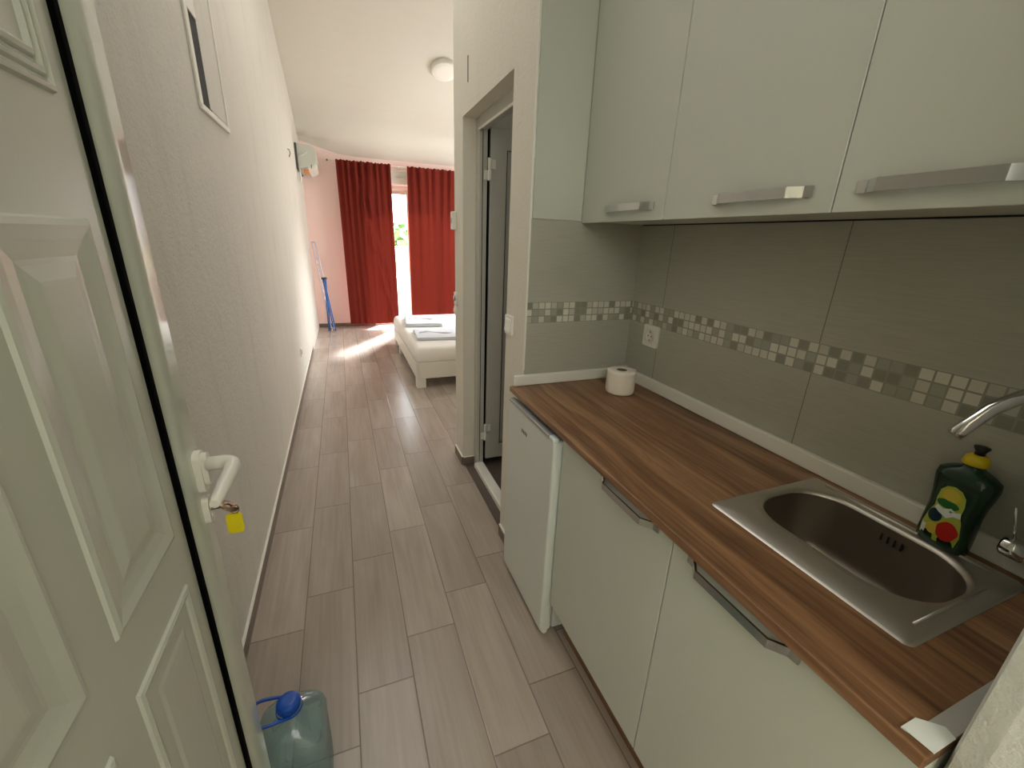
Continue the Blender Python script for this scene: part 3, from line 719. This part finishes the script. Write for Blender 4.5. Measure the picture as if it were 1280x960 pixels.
# ------------------------------------------------------------------ bedroom end
bd = thing('bed', (1.4, 5.0, 0), 'low white bed with white mattress in the room beyond the corridor', 'bed')
bx0, bx1, by0, by1 = .600, 2.15, 4.04, 5.96
m = bm_()
box(m, bx0, bx0+.025, by0, by1, .10, .262, .003); box(m, bx1-.025, bx1, by0, by1, .10, .262, .003)
box(m, bx0+.026, bx1-.026, by0, by0+.025, .0995, .262, .003); box(m, bx0+.026, bx1-.026, by1-.025, by1, .0995, .262, .003); obj('frame', m, 'bedwood', bd)
m = bm_(); box(m, bx0+.026, bx1-.026, by0+.026, by1-.026, .20, .225); obj('slat_base', m, 'bedwood', bd)
for x in (bx0+.002, bx1-.092):
    for y in (by0+.004, 5.40, by1-.094):
        m = bm_(); box(m, x, x+.09, y, y+.09, 0, .0993, .003); obj('leg', m, 'bedwood', bd)
def mattress():
    m = bm_(); nx, ny = 46, 58; t = bmesh.new()
    x0, x1, y0, y1, z0, z1, r = bx0-.004, bx1+.004, by0-.002, by1, .263, .415, .05
    rings = []
    for ins, z in ((.012, z0), (.002, z0+.02), (0, z0+.06), (.002, z1-.06), (.010, z1-.028), (.028, z1-.008), (.06, z1)):
        rings.append([(x + .005*mnoise.noise((x*9, y*9, z*5)), y + .005*mnoise.noise((x*9, y*9, z*5+7)), z + .004*mnoise.noise((x*7, y*7, 3))) for x, y in rrect((x0+x1)/2, (y0+y1)/2, x1-x0-2*ins, y1-y0-2*ins, .06, 10)])
    # densify straight sides
    def dens(rg):
        out = []
        for a, c in zip(rg, rg[1:]+rg[:1]):
            n = max(1, int((Vector(c)-Vector(a)).length/.05))
            n = n if n > 3 else 1
            out.append((a, c, n))
        return out
    ns = [q[2] for q in dens(rings[3])]
    R2 = []
    for j, rg in enumerate(rings):
        o = []
        for (a, c), n in zip(zip(rg, rg[1:]+rg[:1]), ns):
            for k in range(n):
                p = Vector(a).lerp(Vector(c), k/n)
                w = .006*mnoise.noise((p.x*16, p.y*16, j*.8)) * (1 if n > 1 else .3)
                o.append((p.x + w, p.y + w, p.z))
        R2.append(o)
    loft(t, R2); merge(m, t); return m
obj('mattress', mattress(), 'linen', bd, True)
def towel(x0, x1, y0, y1, rot, z, label, folds):
    """folded towel: stacked rounded layers with a wavy top"""
    m = bm_(); cx, cy_ = (x0+x1)/2, (y0+y1)/2; Rz = Matrix.Translation((cx, cy_, 0)) @ Matrix.Rotation(rot, 4, 'Z')
    for k in range(folds):
        zb = z + .014*k; sh = .012*k
        rings = []
        for ins, dz in ((.006, 0), (.001, .003), (0, .007), (.002, .011), (.010, .0135)):
            ring = []
            P = rrect(0, 0, x1-x0-2*ins-sh, y1-y0-2*ins-sh*.6, .018, 4)
            for a, c in zip(P, P[1:]+P[:1]):
                n = 10 if math.dist(a, c) > .1 else 1
                for q in range(n):
                    px, py = a[0]+(c[0]-a[0])*q/n, a[1]+(c[1]-a[1])*q/n
                    v = Rz @ Vector((px + .006*mnoise.noise((px*9+k, py*9, cx)), py + .006*mnoise.noise((px*9, py*9+k, 5)), 0))
                    ring.append((v.x, v.y, zb+dz+.004*mnoise.noise((px*8, py*8, k))+.003))
            rings.append(ring)
        t = bmesh.new(); loft(t, rings); merge(m, t)
    # a soft crease roll across the top
    tube(m, [(Rz @ Vector((-(x1-x0)*.40 + (x1-x0)*.8*i/12, .05*math.sin(i*.5), z+.014*folds+.004+.006*math.sin(i*.9)))) for i in range(13)], [.004]+[.011]*11+[.004], 8)
    tag(obj('folded_towel', m, 'towel', None, True), label, 'towel', 'folded towels on the bed')
towel(.675, 1.14, 4.33, 4.80, -.06, .4185, 'pale grey folded towel lying on the bed nearest the bed foot', 2)
towel(.67, 1.13, 5.04, 5.62, -.12, .4185, 'pale grey folded towel on the far half of the bed nearest the curtains', 3)

# curtains
def curtain(x0, x1, xb0, xb1, y, z0, z1, pleats, seed, label, billow, diag):
    m = bm_(); nx, nz = 150, 46; g = []
    for j in range(nz+1):
        v = j/nz; row = []           # v 0 top .. 1 hem
        for i in range(nx+1):
            u = i/nx
            xx = (x0+(x1-x0)*u)*(1-v) + (xb0+(xb1-xb0)*u)*v
            ph = pleats*2*PI*(u + .035*mnoise.noise((u*5, v*.8, seed+9)))
            
            a = (.026*(1-v)**2.2+.006)*(.55+.75*abs(mnoise.noise((u*6, 3.3, seed*2.7))))
            yy = y + a*math.sin(ph + 1.3*mnoise.noise((u*4, v*1.2, seed)))
            # deep diagonal fold lines running down towards the free edge
            for c0, s, w, am in ((.30, .62, .035, .045), (.46, .46, .028, .035), (.62, .34, .03, .03)):
                dd = (u-(c0+s*v*.95))/w
                yy -= diag*am*math.exp(-dd*dd)*(.25+.75*v)
            yy += .022*mnoise.noise((u*5.5, v*.7, seed+31)) - billow*v*v*(.35+.65*math.sin(PI*min(1, u*1.0))) + .03*v*mnoise.noise((u*3+seed, v*2.5, seed))
            zz = z1 + (z0-z1)*v + (.006*math.sin(ph*2) if j == 0 else 0)
            row.append(m.verts.new((xx + .004*math.sin(ph*1.7), yy, zz)))
        g.append(row)
    for j in range(nz):
        for i in range(nx):
            f = m.faces.new((g[j][i], g[j][i+1], g[j+1][i+1], g[j+1][i])); f.smooth = True
    return tag(obj('curtain', m, 'curtain'), label, 'curtain', 'red curtains on the rod by the balcony window')
curtain(.04, .805, .05, .815, 7.185, .085, 2.450, 8, 2, 'red floor-length curtain on the left, hanging next to the pink-lit wall', .10, 1.0)
curtain(1.045, 1.98, 1.03, 1.98, 7.195, .16, 2.445, 8, 5, 'red curtain on the right, hanging behind the bed', .02, .12)
cr = thing('curtain_rod', (1.0, 7.235, 2.455), 'thin white curtain rod under the ceiling carrying both red curtains', 'curtain rod')
m = bm_(); tube(m, [(-.06, 7.235, 2.437), (2.4, 7.235, 2.437)], .007, 12); obj('rod', m, 'white_plastic', cr)
for x in (-.07, 2.41):
    m = bm_(); lathe(m, [(.006, -.012), (.012, -.008), (.014, 0), (.012, .008), (.006, .012)], 16, Matrix.Translation((x, 7.235, 2.437)) @ Matrix.Rotation(PI/2, 4, 'Y')); obj('finial', m, 'grey_text', cr)
for x in (.0, .93, 2.2):
    m = bm_(); tube(m, [(x, 7.235, 2.437), (x, 7.40, 2.437)], .005, 8); obj('bracket', m, 'white_plastic', cr)

# air conditioner on the left wall at the far end
ac = thing('air_conditioner', (-.33, 6.92, 2.3), 'white split air conditioner high on the left wall near the window', 'air conditioner')
# outline (x, z) of its end, extruded along y
acp = [(-.428, 2.215), (-.428, 2.49), (-.42, 2.50), (-.29, 2.50), (-.245, 2.495), (-.215, 2.478), (-.198, 2.45), (-.192, 2.40), (-.194, 2.34), (-.205, 2.30), (-.24, 2.265), (-.30, 2.235)]
m = bm_(); prism(m, acp, 6.55, 7.33, 'y'); obj('housing', m, 'ac', ac)
m = bm_(); prism(m, [(-.30, 2.234), (-.24, 2.264), (-.205, 2.298), (-.196, 2.285), (-.20, 2.25), (-.235, 2.222), (-.29, 2.20)], 6.57, 7.31, 'y'); obj('louver', m, 'white_plastic', ac)
m = bm_(); box(m, -.4275, -.405, 6.535, 7.345, 2.20, 2.505, .003); obj('back_plate', m, 'grey_text', ac)
m = bm_(); box(m, -.26, -.252, 6.549, 6.557, 2.23, 2.27); obj('vent_slot', m, 'dark', ac)
m = bm_(); tube(m, [(-.40, 6.545, 2.36), (-.35, 6.54, 2.37), (-.31, 6.543, 2.395), (-.29, 6.546, 2.41)], .0055, 8); obj('cable', m, 'white_plastic', ac)
m = bm_(); tube(m, [(-.40, 6.60, 2.22), (-.395, 6.60, 2.12), (-.40, 6.60, 2.08), (-.415, 6.60, 2.06)], .012, 10); obj('drain_hose', m, 'white_plastic', ac)
m = bm_(); box(m, -.35, -.29, 6.58, 6.64, 2.165, 2.215, .010); obj('connector', m, 'orange', ac)

# folded clothes rack leaning in the corner
rk = thing('clothes_rack', (-.3, 7.1, 0), 'folded blue and white clothes drying rack leaning in the corner by the pink-lit wall', 'drying rack')
A, B = Vector((-.235, 7.08, .01)), Vector((-.392, 7.26, 1.31)); sidev = Vector((.055, -.11, 0))
m = bm_()
for s in (0, 1): tube(m, [A + sidev*s, B + sidev*s], .009, 8)
tube(m, [B, B+sidev], .009, 8); tube(m, [A+(B-A)*.03, A+sidev+(B-A)*.03], .009, 8); obj('outer_frame', m, 'rack_white', rk)
for k in range(10):
    m = bm_(); c = A + (B-A)*(.3+.065*k); tube(m, [c, c+sidev], .0035, 6); obj('string_rail', m, 'rack_white', rk)
for s in (0, 1):
    m = bm_(); a = Vector((-.200, 7.02, .01)) + sidev*.5*s; tube(m, [a, Vector((-.285, 7.06, .80)) + sidev*.35*s], .0085, 8); obj('leg', m, 'rack_blue', rk)
    m = bm_(); a = Vector((-.275, 7.05, .01)) + sidev*.4*s; tube(m, [a, Vector((-.262, 7.07, .80)) + sidev*.35*s], .0085, 8); obj('leg', m, 'rack_blue', rk)
m = bm_(); tube(m, [(-.295, 7.06, .80), (-.235, 6.99, .81)], .016, 10); obj('hinge_joint', m, 'grey_text', rk)

# ceiling lamp on the slope
P0 = Vector((1.325, 5.815, 3.347)); nrm = Vector((0, -.347, -.938)).normalized()
cl = thing('ceiling_lamp', P0, 'round white ceiling lamp mounted flat on the sloping ceiling', 'lamp')
Q = Matrix.Translation(P0 + nrm*.0) @ nrm.to_track_quat('Z', 'Y').to_matrix().to_4x4()
m = bm_(); lathe(m, [(.150, -.01), (.155, .0), (.155, .055), (.148, .065), (.138, .066)], 40, Q); obj('lamp_ring', m, 'white_plastic', cl)
m = bm_(); lathe(m, [(.137, .060), (.130, .066), (.09, .070), (.03, .072)], 40, Q); obj('diffuser', m, 'lamp', cl)

# ------------------------------------------------------------------ outside
m = bm_(); box(m, -4, 6, 7.56, 9.0, -.2, -.02); struct('balcony_floor', m, 'concrete')
m = bm_(); box(m, -4, 6, 8.9, 9.0, -.02, .62); box(m, -4, 6, 8.88, 9.02, .62, .66); struct('balcony_parapet', m, 'concrete')
m = bm_(); box(m, -60, 70, 9.2, 120, -3.3, -3.2); struct('ground_outside', m, 'ground')
m = bm_(); box(m, -1.6, 1.8, -2.4, -.141, -.15, -.02); struct('floor_sky_block', m, 'bath_floor')  # unseen floor of the added enclosure behind the camera
m = bm_(); box(m, -1.7, 1.9, -2.5, -2.4, -.15, 2.7); box(m, -1.7, -1.6, -2.4, -.141, -.15, 2.7); box(m, 1.8, 1.9, -2.4, -.141, -.15, 2.7); struct('wall_sky_block', m, 'plaster')  # unseen walls added to keep sky light out of the entrance
m = bm_(); box(m, -1.7, 1.9, -2.5, -.141, 2.7, 2.8); struct('ceiling_sky_block', m, 'plaster')  # unseen roof added to block the sky over the entrance
def blob_tree(name, x, y, z0, r, h, mat, label, cat, group):
    t = thing(name, (x, y, z0), label, cat, group)
    m = bm_(); tube(m, [(x, y, z0), (x+.1, y, z0+h*.3), (x, y, z0+h*.55)], [r*.09, r*.07, r*.03], 8); obj('trunk', m, 'bark', t)
    m = bm_(); rr = random.Random(int(x*37+y*11))
    for k in range(420):
        a, c = rr.uniform(0, 2*PI), rr.uniform(-1, 1); q = rr.uniform(.55, 1)
        d = Vector((math.cos(a)*math.sqrt(1-c*c), math.sin(a)*math.sqrt(1-c*c), c))
        p = Vector((x, y, z0+h*.62)) + Vector((d.x*r, d.y*r, d.z*h*.38))*q*(1+.25*mnoise.noise(d*2+Vector((x, y, 0))))
        s = r*rr.uniform(.10, .18); e1 = Vector((rr.uniform(-1, 1), rr.uniform(-1, 1), rr.uniform(-1, 1))).normalized(); e2 = e1.orthogonal().normalized()
        vs = [m.verts.new(p + e1*s*u + e2*s*.6*w) for u, w in ((-1, 0), (-.3, 1), (.8, .5), (1, -.4), (0, -1))]; m.faces.new(vs)
    obj('foliage', m, mat, t); return t
blob_tree('tree', 5.0, 42, -3.2, 3.4, 5.6, 'leaf1', 'rounded green tree seen through the curtain gap beyond the balcony', 'tree', None)
blob_tree('shrub', 2.0, 15.5, -3.2, 1.25, 2.5, 'leaf2', 'bright green shrub just beyond the balcony wall', 'shrub', None)
hs = thing('house', (4.6, 32, -3.2), 'low house with a reddish roof seen through the curtain gap', 'house')
m = bm_(); box(m, 2.6, 7.6, 30, 34, -3.2, -.2); obj('wall', m, 'house', hs)
m = bm_(); prism(m, [(29.6, -.2), (34.4, -.2), (32, .75)], 2.3, 7.9, 'x'); obj('roof', m, 'red_roof', hs)

# ------------------------------------------------------------------ light
w = bpy.data.worlds.new('sky'); SC.world = w; w.use_nodes = True
nt = w.node_tree; nt.nodes.clear()
out = nt.nodes.new('ShaderNodeOutputWorld'); bg = nt.nodes.new('ShaderNodeBackground')
tc = nt.nodes.new('ShaderNodeTexCoord'); sp = nt.nodes.new('ShaderNodeSeparateXYZ'); rp = nt.nodes.new('ShaderNodeValToRGB')
nt.links.new(tc.outputs['Generated'], sp.inputs[0])
mm = nt.nodes.new('ShaderNodeMath'); mm.operation = 'MULTIPLY_ADD'; mm.inputs[1].default_value = .5; mm.inputs[2].default_value = .5
nt.links.new(sp.outputs[2], mm.inputs[0]); nt.links.new(mm.outputs[0], rp.inputs[0])
e = rp.color_ramp.elements; e[0].position = .46; e[0].color = (.55, .52, .46, 1); e[1].position = .5; e[1].color = (1, 1, 1, 1)
x = e.new(.8); x.color = (.80, .90, 1, 1)
nt.links.new(rp.outputs[0], bg.inputs[0]); bg.inputs[1].default_value = 7.0; nt.links.new(bg.outputs[0], out.inputs[0])

def area(name, loc, direc, sx, sy, power, col, portal=False):
    l = bpy.data.lights.new(name, 'AREA'); l.shape = 'RECTANGLE'; l.size = sx; l.size_y = sy; l.energy = power; l.color = col
    o = bpy.data.objects.new(name, l); COL.objects.link(o); o.location = loc
    o.rotation_euler = Vector(direc).to_track_quat('-Z', 'Y').to_euler()
    if portal: l.cycles.is_portal = True
    return o
area('window_portal', (1.4, YF+.14, 1.1), (0, -1, 0), 1.9, 2.2, 1, (1, 1, 1), True)
area('room_fill', (2.9, 5.5, 1.9), (-1, .3, -.28), 1.6, 1.2, 48, (.97, .99, 1.0))  # added fill lamp inside the room, out of view; no opening beside it
area('bathroom_fill', (1.5, 1.8, 2.2), (-.2, 1, -.9), .3, .3, .7, (1, .98, .92))  # added unseen lamp to brighten the bathroom door leaf
area('entrance_fill', (-.2, -1.3, 2.2), (.1, .9, -.45), 1.4, 1.0, 13, (.98, 1.0, .95))  # added lamp in the closed enclosure, standing in for entrance daylight
area('corridor_fill', (.1, 2.6, 3.55), (0, 0, -1), .9, 3.0, 15, (1.0, .99, .97))  # added overhead fill for the corridor walls; the ceiling has no opening
sl = bpy.data.lights.new('floor_fill_spot', 'SPOT'); sl.energy = 330; sl.spot_size = math.radians(56); sl.spot_blend = 1.0; sl.shadow_soft_size = .35; sl.color = (.95, .98, 1)  # added spot, out of view, to brighten the far floor
slo = bpy.data.objects.new('floor_fill_spot', sl); COL.objects.link(slo); slo.location = (2.7, 5.9, 2.3); slo.rotation_euler = (Vector((.0, 5.75, -.1))-Vector((2.7, 5.9, 2.3))).to_track_quat('-Z', 'Y').to_euler()
sun = bpy.data.lights.new('sun', 'SUN'); sun.energy = 55; sun.angle = math.radians(9); sun.color = (.98, .98, 1.0)
so_ = bpy.data.objects.new('sun', sun); COL.objects.link(so_); so_.rotation_euler = Vector((-.58, -1.0, -1.05)).to_track_quat('-Z', 'Y').to_euler()

SC.view_settings.view_transform = 'Standard'
SC.view_settings.look = 'None'
SC.view_settings.exposure = 0.42
SC.cycles.max_bounces = 12; SC.cycles.diffuse_bounces = 6; SC.cycles.glossy_bounces = 4
SC.cycles.transparent_max_bounces = 12; SC.cycles.sample_clamp_indirect = 6.0
SC.cycles.caustics_reflective = False; SC.cycles.caustics_refractive = False
